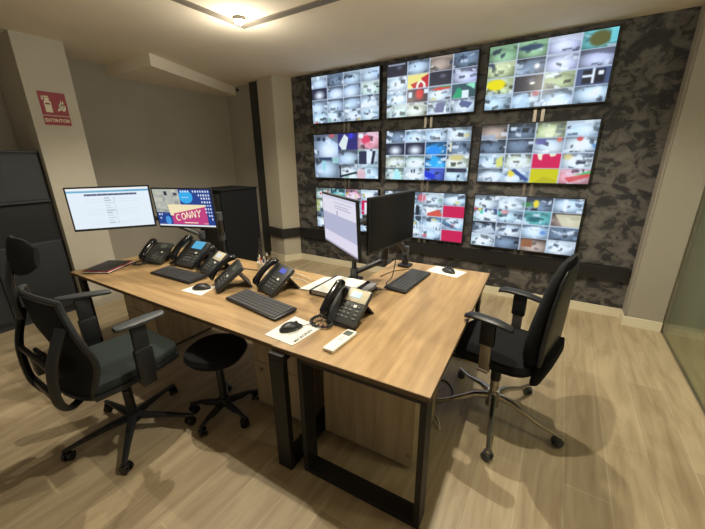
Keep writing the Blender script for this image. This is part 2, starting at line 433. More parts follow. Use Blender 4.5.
    if n == 7:
        grid(im, ['etpw', 'qwoR', 'dowR', 'wowo'])
        for i in range(14): im.ell(.08+i*.065, R.uniform(.05, .2), .02, .03, R.choice([(214, 50, 50), (60, 190, 150), (236, 240, 244), (40, 60, 90), (226, 190, 60)]), .9, .3)
        im.rect(.75, .3, 1, .58, (208, 22, 78)); im.rect(.8, .3, .84, .58, (240, 240, 240)); im.rect(.75, .58, 1, .78, (170, 215, 225))
        im.rect(0, .3, .06, .6, (200, 205, 120), .7)
    if n == 8:
        grid(im, ['wdwo', 'wowR', 'wooo', 'wwoR'])
        im.rect(.75, .25, 1, .5, (206, 22, 76)); im.rect(.75, .75, 1, 1, (206, 22, 76))
        im.poly([(.56, .44), (.7, .34), (.76, .46), (.72, .5), (.58, .5)], (216, 84, 66)); im.ell(.49, .12, .06, .1, (228, 96, 106), .9, .4)
        im.poly([(.62, .5), (.72, .5), (.95, .72), (.88, .74)], (60, 110, 150), .6)
        for i in range(9): im.rect(.42+i*.035, .7, .437+i*.035, .78, (235, 240, 245))
        im.rect(.42, .3, .47, .5, (30, 36, 50)); im.ell(.46, .55, .04, .07, (40, 50, 66), .9)
    if n == 9:
        grid(im, ['wwdo', 'wotr', 'dwod', 'wdrw'])
        im.ell(.6, .12, .03, .08, (240, 216, 60), 1, .3); im.ell(.52, .14, .06, .06, (60, 130, 70), .9, .5)
        for i in range(12): im.ell(.02+i*.022, .3+R.uniform(-.04, .04), .018, .04, R.choice([(224, 70, 80), (40, 200, 170), (244, 230, 90), (240, 240, 245), (40, 70, 140)]), .9, .3)
        im.ell(.32, .3, .05, .04, (240, 150, 150), .8, .4); im.ell(.6, .4, .08, .07, (30, 90, 96), .9, .5)
        im.poly([(.78, .28), (1, .28), (1, .5), (.86, .5)], (222, 214, 176), .8); im.rect(.52, .78, .62, .92, (150, 96, 66)); im.rect(.84, .02, .87, .22, (240, 245, 250))
        im.poly([(0, .72), (.2, .58), (.25, .72), (.1, .76)], (214, 222, 230), .8)
    im.soften()
    if n != 4: gridlines(im)
    return im

# ---------------------------------------------------------------- camera
f, yaw, pitch, roll = 330.4, -.5564, .3117, -.0110
fw = Vector((math.sin(yaw)*math.cos(pitch), math.cos(yaw)*math.cos(pitch), -math.sin(pitch)))
rt = Vector((math.cos(yaw), -math.sin(yaw), 0)); up = rt.cross(fw)
r2 = rt*math.cos(roll)+up*math.sin(roll); u2 = -rt*math.sin(roll)+up*math.cos(roll)
cam = bpy.data.cameras.new('camera'); co = bpy.data.objects.new('camera', cam); col.objects.link(co)
co.matrix_world = Matrix(((r2.x, u2.x, -fw.x, 3.158), (r2.y, u2.y, -fw.y, -4.058), (r2.z, u2.z, -fw.z, 1.6194), (0, 0, 0, 1)))
cam.sensor_fit = 'HORIZONTAL'; cam.sensor_width = 36; cam.lens = f/705*36; cam.clip_start = .05
sc.camera = co

# ---------------------------------------------------------------- the room
CE = 2.74; WY = .06; XL = -1.85; XG = 4.18; XR = 6.4; YB = -6.6
struct('floor', MB().bx(XL-.1, XR+.1, YB, WY+.1, -.06, 0), M['floor'], 'light oak plank floor running across the whole room', 'floor')
cmb = MB().bx(XL-.1, XR+.1, YB, WY+.1, CE, CE+.06)
struct('ceiling', cmb, M['ceiling'], 'plain off-white ceiling over the room', 'ceiling')
cmb = MB().prism([(XL, -1.72), (-.91, -1.69), (-1.62, WY), (XL, WY)], 2.615, CE)
struct('trim_1', cmb, M['ceiling'], 'dropped soffit wedge hanging below the ceiling in the far left corner', 'soffit')
struct('wall_back_corridor', MB().bx(4.17, XR+.1, WY, WY+.1, 0, CE), M['corridor'], 'plain olive end wall of the corridor behind the glass')
struct('wall_back', MB().bx(-.5, 4.17, WY, WY+.1, 0, CE), M['wallpaper'], 'dark blotched wallpaper wall behind the wall of televisions')
struct('wall_back_corner', MB().bx(XL-.1, -.5, WY, WY+.1, 0, CE), M['grey_wall'], 'short plain greige back wall left of the black post')
struct('wall_left', MB().bx(XL-.1, XL, YB, WY, 0, CE), M['grey_wall'], 'plain greige left wall behind the two desk monitors')
struct('wall_left_pillar', MB().bx(XL, -1.25, -2.74, -2.34, 0, CE), M['plaster'], 'white pillar carrying the fire extinguisher sign', 'pillar')
struct('wall_back_column', MB().prism([(-.93, -.12), (-.55, -.2), (-.42, WY), (-.93, WY)], 0, CE), M['column'], 'cream column between the black post and the wallpaper', 'column')
struct('wall_right_column', MB().bx(3.9, 4.17, -.12, WY, 0, CE).bx(3.885, 3.9, -.08, WY, 0, CE), M['right_column'], 'greige column at the right end of the wallpaper wall', 'column')
struct('trim_2', MB().bx(-1.18, -.95, -.05, WY, 0, CE), M['black_post'], 'narrow black post standing left of the cream column', 'post')
# skirting
struct('baseboard_back', MB().bx(-.42, 3.885, WY-.014, WY, 0, .1, .003), M['skirting'], 'cream skirting board under the wallpaper', 'baseboard')
b = MB().prism([(-.945, -.132), (-.543, -.217), (-.405, WY-.014), (-.42, WY-.014), (-.553, -.198), (-.93, -.118)], 0, .1)
struct('baseboard_column', b, M['skirting'], 'cream skirting wrapped round the foot of the cream column', 'baseboard')
b = MB().bx(3.872, 4.172, -.134, -.12, 0, .1, .003).bx(3.872, 3.886, -.12, WY-.014, 0, .1, .003)
struct('baseboard_right', b, M['skirting'], 'cream skirting at the foot of the right column', 'baseboard')
struct('baseboard_left', MB().bx(XL, XL+.014, -2.34, WY, 0, .1, .003), M['skirting'], 'cream skirting along the greige left wall', 'baseboard')
# black rail
b = MB().prism([(-.955, -.15), (-.53, -.245), (-.385, .01), (3.86, .01), (3.86, WY), (-.42, WY), (-.56, -.19), (-.95, -.11)], .40, .545)
struct('trim_3', b, M['black_rail'], 'black bumper rail running along the wallpaper and round the column', 'rail')
# ceiling track and lamps
TX0, TX1, TY0, TY1 = .56, 2.72, -1.65, -2.65
b = MB(); w = .035
b.bx(TX0-w, TX0+w, TY1, TY0+w, CE-.012, CE, .002); b.bx(TX0+w, TX1+w, TY0-w, TY0+w, CE-.012, CE, .002)
b.bx(TX1-w, TX1+w, TY1, TY0-w, CE-.012, CE, .002); b.bx(TX0+w, TX1-w, TY1, TY1+2*w, CE-.012, CE, .002)
struct('trim_4', b, M['track'], 'flat grey lighting track set in a rectangle on the ceiling', 'track')
# glass partition
win = tag(bpy.data.objects.new('window_1', None), 'floor to ceiling glass partition on the right', 'window', None, 'structure'); col.objects.link(win)
MB().bx(XG, XG+.012, -5.2, -.12, .012, CE-.03).build('glass', M['glass'], win)
MB().bx(XG-.004, XG+.016, -5.2, -.12, 0, .012, .002).bx(XG-.012, XG+.024, -5.2, -.12, CE-.03, CE, .002).bx(XG-.002, XG+.014, -.126, -.12, .014, CE-.03).build('frame', M['aluminium'], win)
struct('wall_right', MB().bx(XR, XR+.1, YB, WY, 0, CE), M['corridor'], 'drab olive corridor wall seen through the glass')
struct('wall_right_pillar', MB().bx(4.75, 5.1, -.5, WY, 0, CE), M['green_panel'], 'grey green pillar standing behind the glass partition', 'pillar')

# ---------------------------------------------------------------- television wall
PX, PZ, TW, TH = 1.162, .739, 1.05, .587
TZ = 2.6775
labels = {1: 'wall television showing sixteen plain grey camera views, top row at the left',
          2: 'wall television with a yellow and crimson picture among its views, middle of top row',
          3: 'wall television with green and yellow camera views, nearest the ceiling at top right',
          4: 'wall television split into eight uneven views with a pink one, left of middle row',
          5: 'wall television with bright blue patches in its camera views, centre of the video wall',
          6: 'wall television with one crimson and one yellow square, right of middle row',
          7: 'wall television mostly hidden by the lit desk monitor, left of bottom row',
          8: 'wall television showing two crimson squares, behind the dark desk monitor',
          9: 'wall television above the black rail with many small office views, right of bottom row'}
hb = MB(); t = .013
hb.box((0, .024, -TH/2), (TW+2*t, .044, TH+2*t), .003)
hb.box((0, .048, -TH/2), (TW*.7, .02, TH*.6), .004)
house_mesh = hb.build('housing', M['plastic'])
for n in range(1, 10):
    i, j = (n-1) % 3, (n-1)//3
    tv = thing('wall_television', labels[n], 'television', (i*PX+TW/2, 0, TZ-j*PZ), 0, 'televisions of the video wall')
    h = house_mesh if n == 1 else house_mesh.copy()
    if n > 1: col.objects.link(h)
    h.parent = tv
    screen_plane('screen', tv_image(n), TW, TH, tv, M['screen'], Matrix.Translation((0, 0, -TH/2)), .92)
# steel mounting rails that show in the gaps
mf = thing('mounting_frame', 'grey steel mounting frame showing in the gaps between the televisions', 'frame', (1.69, .05, 1.7))
for i in range(3):
    for s in (-.035, .035):
        MB().bx(i*PX+TW/2+s-.016-1.69, i*PX+TW/2+s+.016-1.69, .0, .009, -1.16, .96, .002).build('upright', M['aluminium'], mf)
for j in range(3):
    z = TZ-j*PZ-TH/2-1.7
    MB().bx(-1.6, 1.65, -.0, .004, z-.055, z+.055, .001).build('crossbar', M['plastic_grey'], mf)

# ---------------------------------------------------------------- fixtures on walls and ceiling
sp = (.69, -1.80, CE)
lamps = [((.665, -1.79), 'bare ceiling spotlight glaring beside the corner of the grey track'),
         ((2.72, -1.58), 'ceiling spotlight above the right office chair'),
         ((2.72, -2.62), 'ceiling spotlight above the near end of the right desk'),
         ((.95, -2.72), 'ceiling spotlight above the left office chair')]
for (x, y), lb in lamps:
    t_ = thing('ceiling_spotlight', lb, 'spotlight', (x, y, CE-.012), 0, 'spotlights along the ceiling track')
    MB().cyl((0, 0, .012), (0, 0, -.012), .05, .05).build('housing', M['track'], t_, True)
    MB().loft([((0, 0, -.012), .042, .042), ((0, 0, -.022), .040, .040), ((0, 0, -.032), .030, .030), ((0, 0, -.038), .014, .014)], (1, 0, 0), (0, 1, 0), 20, 2).build('lens', M['lamp'], t_, True)
t_ = thing('smoke_sensor', 'tiny dark sensor on the back wall just under the ceiling', 'sensor', (-1.56, WY, 2.69))
MB().cyl((0, 0, 0), (0, -.025, 0), .025, .02).build('cap', M['plastic'], t_, True)
MB().cyl((0, -.024, 0), (0, -.03, 0), .008).build('lens', M['plastic_gloss'], t_, True)
# extinguisher sign on the pillar (faces +x)
sg = thing('extinguisher_sign', 'red and cream EXTINTOR sign with fire extinguisher pictogram on the white pillar', 'sign', (-1.25, -2.545, 1.965))
MX = Matrix(((0, 0, 1, 0), (1, 0, 0, 0), (0, 1, 0, 0), (0, 0, 0, 1)))   # text plane xy -> wall facing +x (u=y, v=z)
MB().bx(0, .003, -.108, .108, .09, .3).build('pictogram_panel', M['red'], sg)
MB().bx(0, .003, -.108, .108, 0, .082).build('text_panel', M['red'], sg)
b = MB(); b.bx(.003, .0045, -.075, -.02, .115, .215, .0005); b.bx(.003, .0045, -.066, -.03, .215, .245); b.bx(.003, .0045, -.085, -.03, .25, .262); b.bx(.003, .0045, -.088, -.074, .225, .262)
b.build('extinguisher_pictogram', M['cream_print'], sg)
MB().bx(.0046, .005, -.066, -.032, .185, .2).build('label_mark', M['red'], sg)
b = MB()
for k, (y0, z0, s) in enumerate([(.02, .13, 1.), (.04, .14, 1.2), (.06, .13, 1.1), (.035, .17, 1.1), (.055, .18, .9)]):
    v = [b.bm.verts.new((.0045, y0+a*s, z0+c*s)) for a, c in [(0, 0), (.018, .004), (.03, .03), (.024, .06), (.016, .03), (.004, .02)]]
    b.bm.faces.new(v)
fl = b.build('flame_pictogram', M['cream_print'], sg)
text_mesh('extintor_lettering', 'EXTINTOR', .041, M['cream_print'], sg, MX @ Matrix.Translation((0, .041, .0034)), bold=True)
# slotted vent beside the pillar
vt = thing('wall_vent', 'small column of dark slots on the left wall beside the white pillar', 'vent', (-1.25, -2.34, 1.0))
for k in range(4): MB().bx(-.06, -.01, 0, .006, -.16+k*.07, -.15+k*.07).build('slot', M['cabinet_dark'], vt)

# charcoal cabinet on the far left
cb = thing('charcoal_cabinet', 'tall charcoal metal cabinet standing against the left wall beside the pillar', 'cabinet', (-1.53, -3.885, 0))
MB().bx(-.23, .2, -1.1, 1.13, .06, 1.70, .004).bx(-.21, .18, -1.08, 1.11, 0, .06).build('body', M['cabinet'], cb)
MB().bx(-.235, .215, -1.11, 1.14, 1.70, 1.72, .003).build('top_panel', M['cabinet'], cb)
for k, (y0, y1) in enumerate([(.585, 1.12), (.04, .575), (-.505, .03), (-1.09, -.515)]):
    for (z0, z1) in [(.09, .82), (1.25, 1.68)]:
        d = MB().bx(.2, .218, y0, y1, z0, z1, .003).build('door', M['cabinet'], cb)
        MB().bx(.218, .236, y0+.05, y0+.062, (z0+z1)/2-.06, (z0+z1)/2+.06, .003).build('handle', M['plastic_grey'], d)
    MB().bx(.2, .206, y0, y1, .84, 1.23, .001).build('shelf_shade_sheet', M['cabinet_dark'], cb)  # dark sheet on the closed front stands for shade inside an open shelf
MB().bx(.2, .245, -1.09, 1.12, 1.228, 1.248, .002).build('shelf', M['cabinet'], cb)

# black rack behind the desk
rk = thing('equipment_rack', 'tall black equipment rack standing on the floor behind the left desk', 'rack', (-.39, -1.32, 0))
MB().bx(-.24, .24, -.26, .28, .05, 1.27, .006).build('body', M['rack'], rk)
MB().bx(-.25, .25, -.27, .29, 1.27, 1.285, .004).build('top_cover', M['rack'], rk)
dr = MB().bx(-.225, .225, -.275, -.26, .08, 1.24, .003).build('door', M['plastic_gloss'], rk)
MB().bx(.195, .21, -.29, -.275, .6, .72, .003).build('handle', M['plastic_grey'], dr)
MB().bx(-.23, .23, -.25, .27, 0, .05).build('plinth', M['rack'], rk)

# ---------------------------------------------------------------- desks
DZ = .741
def loop_frame(name, p0, p1, z1, width, thick, parent):
    """rectangular flat-bar loop in a vertical plane from p0 to p1 (xy); bar width perpendicular to the plane"""
    p0, p1 = Vector((p0[0], p0[1], 0)), Vector((p1[0], p1[1], 0)); d = p1-p0; L = d.length; a = math.atan2(d.y, d.x)
    mt = Matrix.Translation(p0) @ Matrix.Rotation(a, 4, 'Z'); b = MB()
    b.bx(0, L, -width/2, width/2, 0, thick, .002, mt); b.bx(0, L, -width/2, width/2, z1-thick, z1, .002, mt)
    b.bx(0, thick, -width/2, width/2, thick, z1-thick, .002, mt); b.bx(L-thick, L, -width/2, width/2, thick, z1-thick, .002, mt)
    return b.build(name, M['frame'], parent)
a1 = math.radians(1.0)
ld = thing('office_desk', 'long oak topped desk on dark steel loops facing the left wall monitors', 'desk', (-.22, -3.085, 0), a1)
LL = 2.275
MB().prism([(0, 0), (2.2735, 0), (2.246, .96), (0, .96)], DZ-.025, DZ, .0015).build('tabletop', M['desk_x'], ld)
MB().bx(0, LL, -.0015, 0, DZ-.024, DZ-.002).build('edge_band', M['edge'], ld)
loop_frame('leg_frame', (.07, .03), (.07, .9), DZ-.025, .09, .03, ld)
MB().bx(.115, LL-.06, .1, .14, DZ-.075, DZ-.025).bx(.115, LL-.06, .8, .84, DZ-.075, DZ-.025).build('cross_beam', M['frame'], ld)
a2 = math.radians(2.6)
rd = thing('office_desk', 'oak topped desk on dark steel loops in front of the right office chair', 'desk', (2.853, -3.015, 0), a2)
MB().bx(-.80, 0, 0, 1.62, DZ-.0255, DZ+.0004, .0015).build('tabletop', M['desk_y'], rd)
MB().bx(-.80, 0, -.0015, 0, DZ-.024, DZ-.002).bx(0, .0015, 0, 1.62, DZ-.024, DZ-.002).build('edge_band', M['edge'], rd)
loop_frame('leg_frame', (-.655, .055), (-.012, .055), DZ-.0255, .09, .028, rd)
loop_frame('leg_frame', (-.757, -.028), (-.757, .86), DZ-.026, .09, .035, rd)
loop_frame('leg_frame', (-.735, 1.53), (-.035, 1.53), DZ-.0255, .09, .028, rd)
MB().bx(-.6, -.56, .1, 1.48, DZ-.075, DZ-.0255).bx(-.12, -.08, .1, 1.48, DZ-.075, DZ-.0255).build('cross_beam', M['frame'], rd)

def pedestal(label, x0, x1, y0, y1, h, group=None, drawers=True, rz=0.):
    t_ = thing('drawer_pedestal', label, 'drawers', ((x0+x1)/2, y0, 0), rz); w = (x1-x0)/2; d = y1-y0
    MB().bx(-w, w, .02, d, .03, h, .002).build('body', M['pedestal'], t_)
    MB().bx(-w+.03, w-.03, .05, d-.03, 0, .03).build('plinth', M['cabinet_dark'], t_)
    if drawers:
        zs = [(.035, .355), (.36, h-.13), (h-.125, h-.004)] if h > .6 else [(.035, .36), (.365, h-.004)]
        for (z0, z1) in zs:
            dw = MB().bx(-w+.002, w-.002, 0, .018, z0, z1, .0015).build('drawer', M['pedestal'], t_)
            MB().cyl((-w+.07, 0, z1-.05), (-w+.07, -.008, z1-.05), .012).build('lock', M['aluminium'], dw, True)
    return t_
pedestal('pale oak drawer pedestal under the desk beside the middle steel leg', 1.6, 2.02, -2.8, -2.3, .6)
pedestal('pale oak drawer pedestal under the left end of the long desk', -.08, .4, -2.8, -2.25, .66)
pd = thing('storage_pedestal', 'pale oak side panel cabinet under the near end of the right desk', 'cabinet', (2.44, -2.76, 0), a2)
MB().bx(-.29, .265, 0, .45, .03, .664, .002).build('body', M['pedestal'], pd)
MB().bx(-.26, .235, .03, .42, 0, .03).build('plinth', M['cabinet_dark'], pd)
MB().bx(.23, .25, -.006, 0, .46, .47).bx(.23, .25, -.006, 0, .1, .11).build('hinge_cap', M['aluminium'], pd)

# ---------------------------------------------------------------- monitors
def monitor(name, label, c, yawdeg, tiltdeg, img=None, W=.54, H=.325, cat='monitor'):
    t_ = thing(name, label, cat, c, math.radians(yawdeg))
    tm = Matrix.Rotation(-math.radians(tiltdeg), 4, 'X')
    bz = .011; hh = H
    MB().box((0, .011, 0), (W, .018, H), .003, tm).build('bezel', M['plastic'], t_)
    MB().loft([((0, .018, 0), W*.46, H*.44), ((0, .04, 0), W*.4, H*.36), ((0, .05, 0), W*.3, H*.28)], (1, 0, 0), (0, 0, 1), 24, 6).xform(tm).build('back_shell', M['plastic'], t_, True)
    MB().box((0, .055, 0), (.12, .012, .12), .002, tm).build('mounting_plate', M['plastic_grey'], t_)
    if img: screen_plane('screen', img, W-2*bz, H-2*bz-.006, t_, M['screen'], tm @ Matrix.Translation((0, .0015, .003)))
    else: MB().box((0, .0015, .003), (W-2*bz, .001, H-2*bz-.006), 0, tm).build('screen', M['screen_off'], t_)
    return t_
# left monitor: white table page
im = Img(150, 84, (226, 238, 248))
im.rect(0, 0, 1, .055, (236, 240, 244)); im.rect(0, .055, 1, .105, (96, 166, 204)); im.rect(.0, .055, .7, .085, (130, 190, 214))
im.rect(.2, .14, .84, .19, (78, 84, 120))
for k in range(10): im.rect(.22+k*.065, .155, .228+k*.065, .175, (170, 176, 200))
for k in range(11):
    y = .24+k*.062; im.rect(.43, y, .49+.02*(k % 3), y+.016, (150, 162, 174), .75); im.rect(.53, y, .56, y+.016, (170, 182, 196), .6); im.rect(.2, y+.035, .84, y+.042, (206, 218, 230), .6)
monitor('computer_monitor', 'lit computer monitor with a white table page, at the left over the long desk', (.268, -2.87, 1.275), 54.1, -1.1, im)
# desktop with poster
im = Img(150, 84, (30, 62, 140))
im.rect(0, 0, .46, .62, (176, 180, 172)); im.rect(0, .62, .2, 1, (36, 66, 140))
for k in range(40): im.ell(R.uniform(.0, .44), R.uniform(.02, .6), R.uniform(.02, .07), R.uniform(.03, .09), R.choice([(212, 210, 190), (150, 156, 156), (196, 196, 170), (120, 126, 134)]), .5, .5)
im.rect(.2, .06, .25, .17, (44, 44, 60)); im.rect(.36, .1, .43, .17, (70, 72, 84))
im.ell(.57, .2, .12, .17, (52, 168, 232)); im.ell(.18, .84, .05, .12, (70, 150, 220))
im.rect(.5, .2, .62, .23, (150, 214, 250))
im.poly([(.26, .40), (.88, .40), (.88, .46), (.28, .66)], (240, 226, 184)); im.poly([(.26, .66), (.88, .45), (.88, .94), (.26, .94)], (190, 62, 126)); im.rect(.2, .4, .28, .94, (236, 226, 200), .0)
im.poly([(.22, .4), (.28, .4), (.30, .7), (.24, .7)], (240, 226, 184))
cr = (246, 232, 196)
def glyph(x, y, s, ch):
    S = {'C': [(.8, .1), (.3, .1), (.05, .4), (.1, .85), (.5, 1), (.85, .9)], 'O': [(.5, 0), (.1, .3), (.1, .75), (.5, 1), (.9, .7), (.9, .25), (.5, 0)],
         'N': [(0, 1), (.1, 0), (.75, 1), (.85, 0)], 'Y': [(0, 0), (.4, .5), (.85, 0), (.4, .5), (.3, 1.15)]}[ch]
    im.line([(x+a*s, y+b_*s*2.2) for a, b_ in S], .016, cr)
for k, ch in enumerate('CONNY'): glyph(.33+k*.095, .66-k*.03, .08, ch)
im.rect(.46, .88, .7, .905, cr); im.rect(.8, .9, .88, .915, cr)
for r_ in range(9):
    for k in range(12):
        x = .965-k*.042
        lim = {0: 12, 1: 5, 2: 4, 3: 4, 4: 3, 5: 3, 6: 3, 7: 2, 8: 1}[r_]
        if k < lim and not (r_ == 0 and 6 < k < 8): im.rect(x-.012, .04+r_*.09, x+.01, .085+r_*.09, (216, 224, 240))
im.rect(.03, .66, .055, .7, (216, 224, 240)); im.rect(.07, .66, .095, .7, (216, 224, 240)); im.rect(.04, .76, .065, .8, (216, 224, 240))
im.rect(0, .955, 1, 1, (226, 232, 240))
monitor('computer_monitor', 'lit computer monitor with a blue desktop and a pink poster picture', (.622, -2.517, 1.25), 19.3, -4.4, im)
# rotated monitor with pale document
im = Img(120, 68, (222, 220, 236))
im.rect(0, 0, 1, .06, (206, 206, 226)); im.rect(0, .36, 1, .74, (176, 180, 208)); im.rect(.42, .16, .8, .18, (160, 164, 186)); im.rect(.42, .21, .86, .225, (160, 164, 186))
im.rect(.47, .27, .49, .36, (120, 126, 150)); im.rect(0, .74, 1, .95, (218, 214, 234)); im.rect(0, .95, 1, 1, (150, 150, 172)); im.rect(.4, .11, .9, .12, (180, 184, 200))
monitor('computer_monitor', 'lit computer monitor with a pale lilac document, turned towards the long desk', (2.094, -2.499, 1.258), -34.9, -2.4, im)
monitor('computer_monitor', 'switched off dark computer monitor facing the right office chair', (2.32, -2.224, 1.254), 84.6, -.8)

def arm(label, base, pts, rz=0., post=.25):
    """base clamp on the desk, upright post, then flat arm segments through pts"""
    t_ = thing('monitor_arm', label, 'monitor arm', (base[0], base[1], DZ+.0006), 0)
    L = lambda p: Vector(p)-Vector((base[0], base[1], DZ+.0006))
    MB().bx(-.05, .05, -.05, .05, 0, .022, .005).build('base_clamp', M['plastic'], t_)
    MB().cyl((0, 0, .02), (0, 0, post), .018).cyl((0, 0, .022), (0, 0, .07), .028).build('post', M['plastic'], t_, True)
    P = [L(p) for p in pts]
    for k, (p, q) in enumerate(zip(P[:-1], P[1:])):
        MB().tube([p, p+(q-p)*.5, q], .026, 12, flat=.75).build('arm_segment', M['plastic'], t_, True)
        MB().cyl(p+Vector((0, 0, -.035)), p+Vector((0, 0, .035)), .03).build('joint', M['plastic_grey'], t_, True)
    return t_
def behind(c, yawdeg, d): # point behind a monitor
    a = math.radians(yawdeg); return (c[0]-math.sin(a)*d, c[1]+math.cos(a)*d, c[2])
m1b = behind((.268, -2.87, 1.26), 54.1, .09); m2b = behind((.622, -2.517, 1.24), 19.3, .085)
arm('black monitor arm holding the white table page monitor', (.32, -2.2), [(.32, -2.2, .94), (.12, -2.42, 1.10), m1b], post=.2)
arm('black monitor arm holding the blue desktop monitor', (.62, -2.2), [(.62, -2.2, .96), (.72, -2.28, 1.16), m2b], post=.22)
m3b = behind((2.094, -2.499, 1.25), -34.9, .095); m4b = behind((2.32, -2.224, 1.25), 84.6, .095)
arm('black monitor arm rising from beside the binder to the dark monitor', (1.93, -2.06), [(1.93, -2.06, .80), (2.13, -1.96, .905), (2.19, -2.06, 1.10), m4b], post=.26)
ar = arm('black monitor arm clamped at the far end of the right desk', (2.13, -1.56), [(2.13, -1.56, .88), (2.08, -1.78, 1.08), (2.07, -2.12, 1.22), m3b], post=.16)
MB().tube([(-.005, -.03, .17), (-.01, -.12, .27)], .012, 8).build('arm_highlight', M['chrome'], ar, True)['label'] = 'silver rod in place of the highlight on the arm'  # silver rod modelled to show the highlight along the black arm

# ---------------------------------------------------------------- desk phones
def phone(label, c, rz, lcd, bezel=None, strip=False, tilt=38, cordpts=None, big=False, scale=1.0):
    t_ = thing('desk_phone', label, 'telephone', (c[0], c[1], DZ+.0006), math.radians(rz), 'desk phones along the desks')
    scale *= 1.08; t_.scale = (scale, scale, scale)
    T = Matrix.Translation((0, -.085, .008)) @ Matrix.Rotation(math.radians(tilt), 4, 'X')
    # slab coordinates: x, s (up the slope), n (out of the face)
    MB().box((.0, .1, .008), (.2, .205, .028), .008, T).build('body', M['phone_body'], t_, True)
    if bezel: MB().box((.035, .158, .023), (.122, .075, .006), .003, T).build('display_panel', bezel, t_, True)['label'] = 'pale display surround'
    sz = (.1, .06) if big else (.058, .034)
    MB().box((.028 if bezel else (.022 if big else .03), .162, .0262 if bezel else .0235), (sz[0], sz[1], .003), .001, T).build('display', lcd, t_)
    kb = MB()
    for r_ in range(4):
        for k in range(3): kb.box((-.015+k*.024, .035+r_*.021, .0235), (.016, .012, .005), .002, T, 1)
    kb.build('number_keys', M['key_grey'], t_)
    kb = MB()
    for r_ in range(4): kb.box((.075, .035+r_*.021, .0235), (.02, .01, .005), .002, T, 1)
    kb.build('function_keys', M['key_grey'], t_)
    MB().box((.052, .1, .024), (.017, .015, .006), .002, T).build('navigation_key', M['key_white'], t_)
    hs = MB(); secs = []
    for k in range(13):
        u = k/12; s = -.002+u*.208; e = abs(2*u-1)
        n = .054+.016*(1-e**2); ry = .0145+.012*e**3; rx = .0235+.004*e**3
        if k in (0, 12): rx *= .6; ry *= .6
        secs.append(((-.0735, s, n-(.006*e**3)), rx, ry))
    hs.loft(secs, (1, 0, 0), (0, 0, 1), 14, 2.8).xform(T); hs.build('handset', M['plastic_gloss'], t_, True)
    if strip: MB().box((-.0735, .1, .0785), (.012, .11, .0015), 0, T).build('white_strip', M['paper'], t_)['label'] = 'white strip along the handset'  # plain white bar laid along the handset
    # stand: folded leg behind the slab
    sb = MB(); y1 = .19*math.cos(math.radians(tilt))-.075
    top = T @ Vector((0, .15, -.006)); ft = Vector((0, y1+.035, .002))
    sb.skin([[sb.bm.verts.new(v) for v in ((-.06, top.y, top.z), (.06, top.y, top.z), (.06, top.y+.012, top.z-.004), (-.06, top.y+.012, top.z-.004))],
             [sb.bm.verts.new(v) for v in ((-.075, ft.y-.006, ft.z), (.075, ft.y-.006, ft.z), (.075, ft.y+.008, ft.z), (-.075, ft.y+.008, ft.z))]])
    sb.build('stand', M['plastic'], t_)
    # coiled cord
    cp = cordpts or [(-.09, -.085, .02), (-.13, -.11, .008), (-.12, -.155, .008), (-.06, -.15, .008), (-.05, -.1, .008)]
    base = smoothpts(cp, 14); pts = []
    for k, p in enumerate(base):
        a = k*1.35; pts.append(p+Vector((math.cos(a)*.005, math.sin(a)*.005, math.sin(a)*.004+.006)))
    MB().tube(smoothpts(pts, 2), .0046, 6).build('coiled_cord', M['cable'], t_, True)
    return t_
phone('black desk phone with no lit display, leftmost of the phones beside the notebook', (.15, -2.53), 14, M['lcd_off'])
phone('black desk phone with a large bright blue display under the blue desktop monitor', (.505, -2.42), 2, M['lcd_blue'], cordpts=[(-.09, -.085, .02), (-.125, -.095, .008), (-.14, -.05, .008), (-.12, .0, .008)], big=True, scale=1.22)
phone('black desk phone with a beige display surround and white display, behind the left mouse', (.845, -2.465), -12, M['lcd_white'], M['beige'], cordpts=[(-.09, -.085, .02), (-.125, -.095, .008), (-.14, -.05, .008), (-.12, .0, .008)])
phone('black desk phone turned sideways with a white strip on its handset', (1.23, -2.62), -34, M['lcd_off'], cordpts=[(-.09, -.085, .02), (-.12, -.075, .008), (-.135, -.03, .008), (-.12, .02, .008)], strip=True, scale=1.07)
phone('black desk phone with a small violet display beside the pen cup', (1.57, -2.5), -18, M['lcd_violet'], cordpts=[(-.09, -.085, .02), (-.125, -.075, .008), (-.16, -.04, .008), (-.15, .02, .008), (-.12, .05, .008)], scale=1.05)
phone('black desk phone with a silver display surround in front of the binder', (2.235, -2.615), -4, M['lcd_pale'], M['beige'], cordpts=[(-.09, -.085, .02), (-.125, -.1, .012), (-.13, -.14, .008), (-.09, -.165, .008), (-.03, -.15, .008), (-.02, -.115, .008), (-.06, -.1, .012)], scale=1.05)

# ---------------------------------------------------------------- keyboards, mice, pads
def keyboard(label, c, rz, W=.45, D=.155):
    t_ = thing('keyboard', label, 'keyboard', (c[0], c[1], DZ+.0006), math.radians(rz), 'black computer keyboards')
    T = Matrix.Translation((0, 0, .0095)) @ Matrix.Rotation(math.radians(3), 4, 'X')
    MB().box((0, 0, .004), (W, D, .016), .005, T).build('case', M['plastic'], t_, True)
    kb = MB(); n = 18; p = (W-.03)/n
    for r_ in range(6):
        y = D/2-.022-r_*(D-.04)/5; k = 0
        while k < n:
            wd = 1
            if r_ == 5 and k == 3: wd = 6
            if k in (13, 14) and r_ in (1, 2, 3): pass
            x = -W/2+.015+(k+wd/2)*p
            kb.box((x, y, .0145), (p*wd-.003, (D-.04)/5-.003, .006), .001, T, 1); k += wd
    kb.build('keys', M['key'], t_)
    MB().box((W*.34, D/2-.008, .0125), (.05, .003, .001), 0, T).build('indicator_strip', M['key_grey'], t_)
    return t_
keyboard('black keyboard in front of the phone with the blue display', (.675, -2.685), 2, .5, .165)
keyboard('black keyboard beside the lettered white mouse pad on the long desk', (1.655, -2.75), -7, .51, .17)
keyboard('black keyboard on the right desk under the dark monitor', (2.3, -1.89), 88, .47, .165)

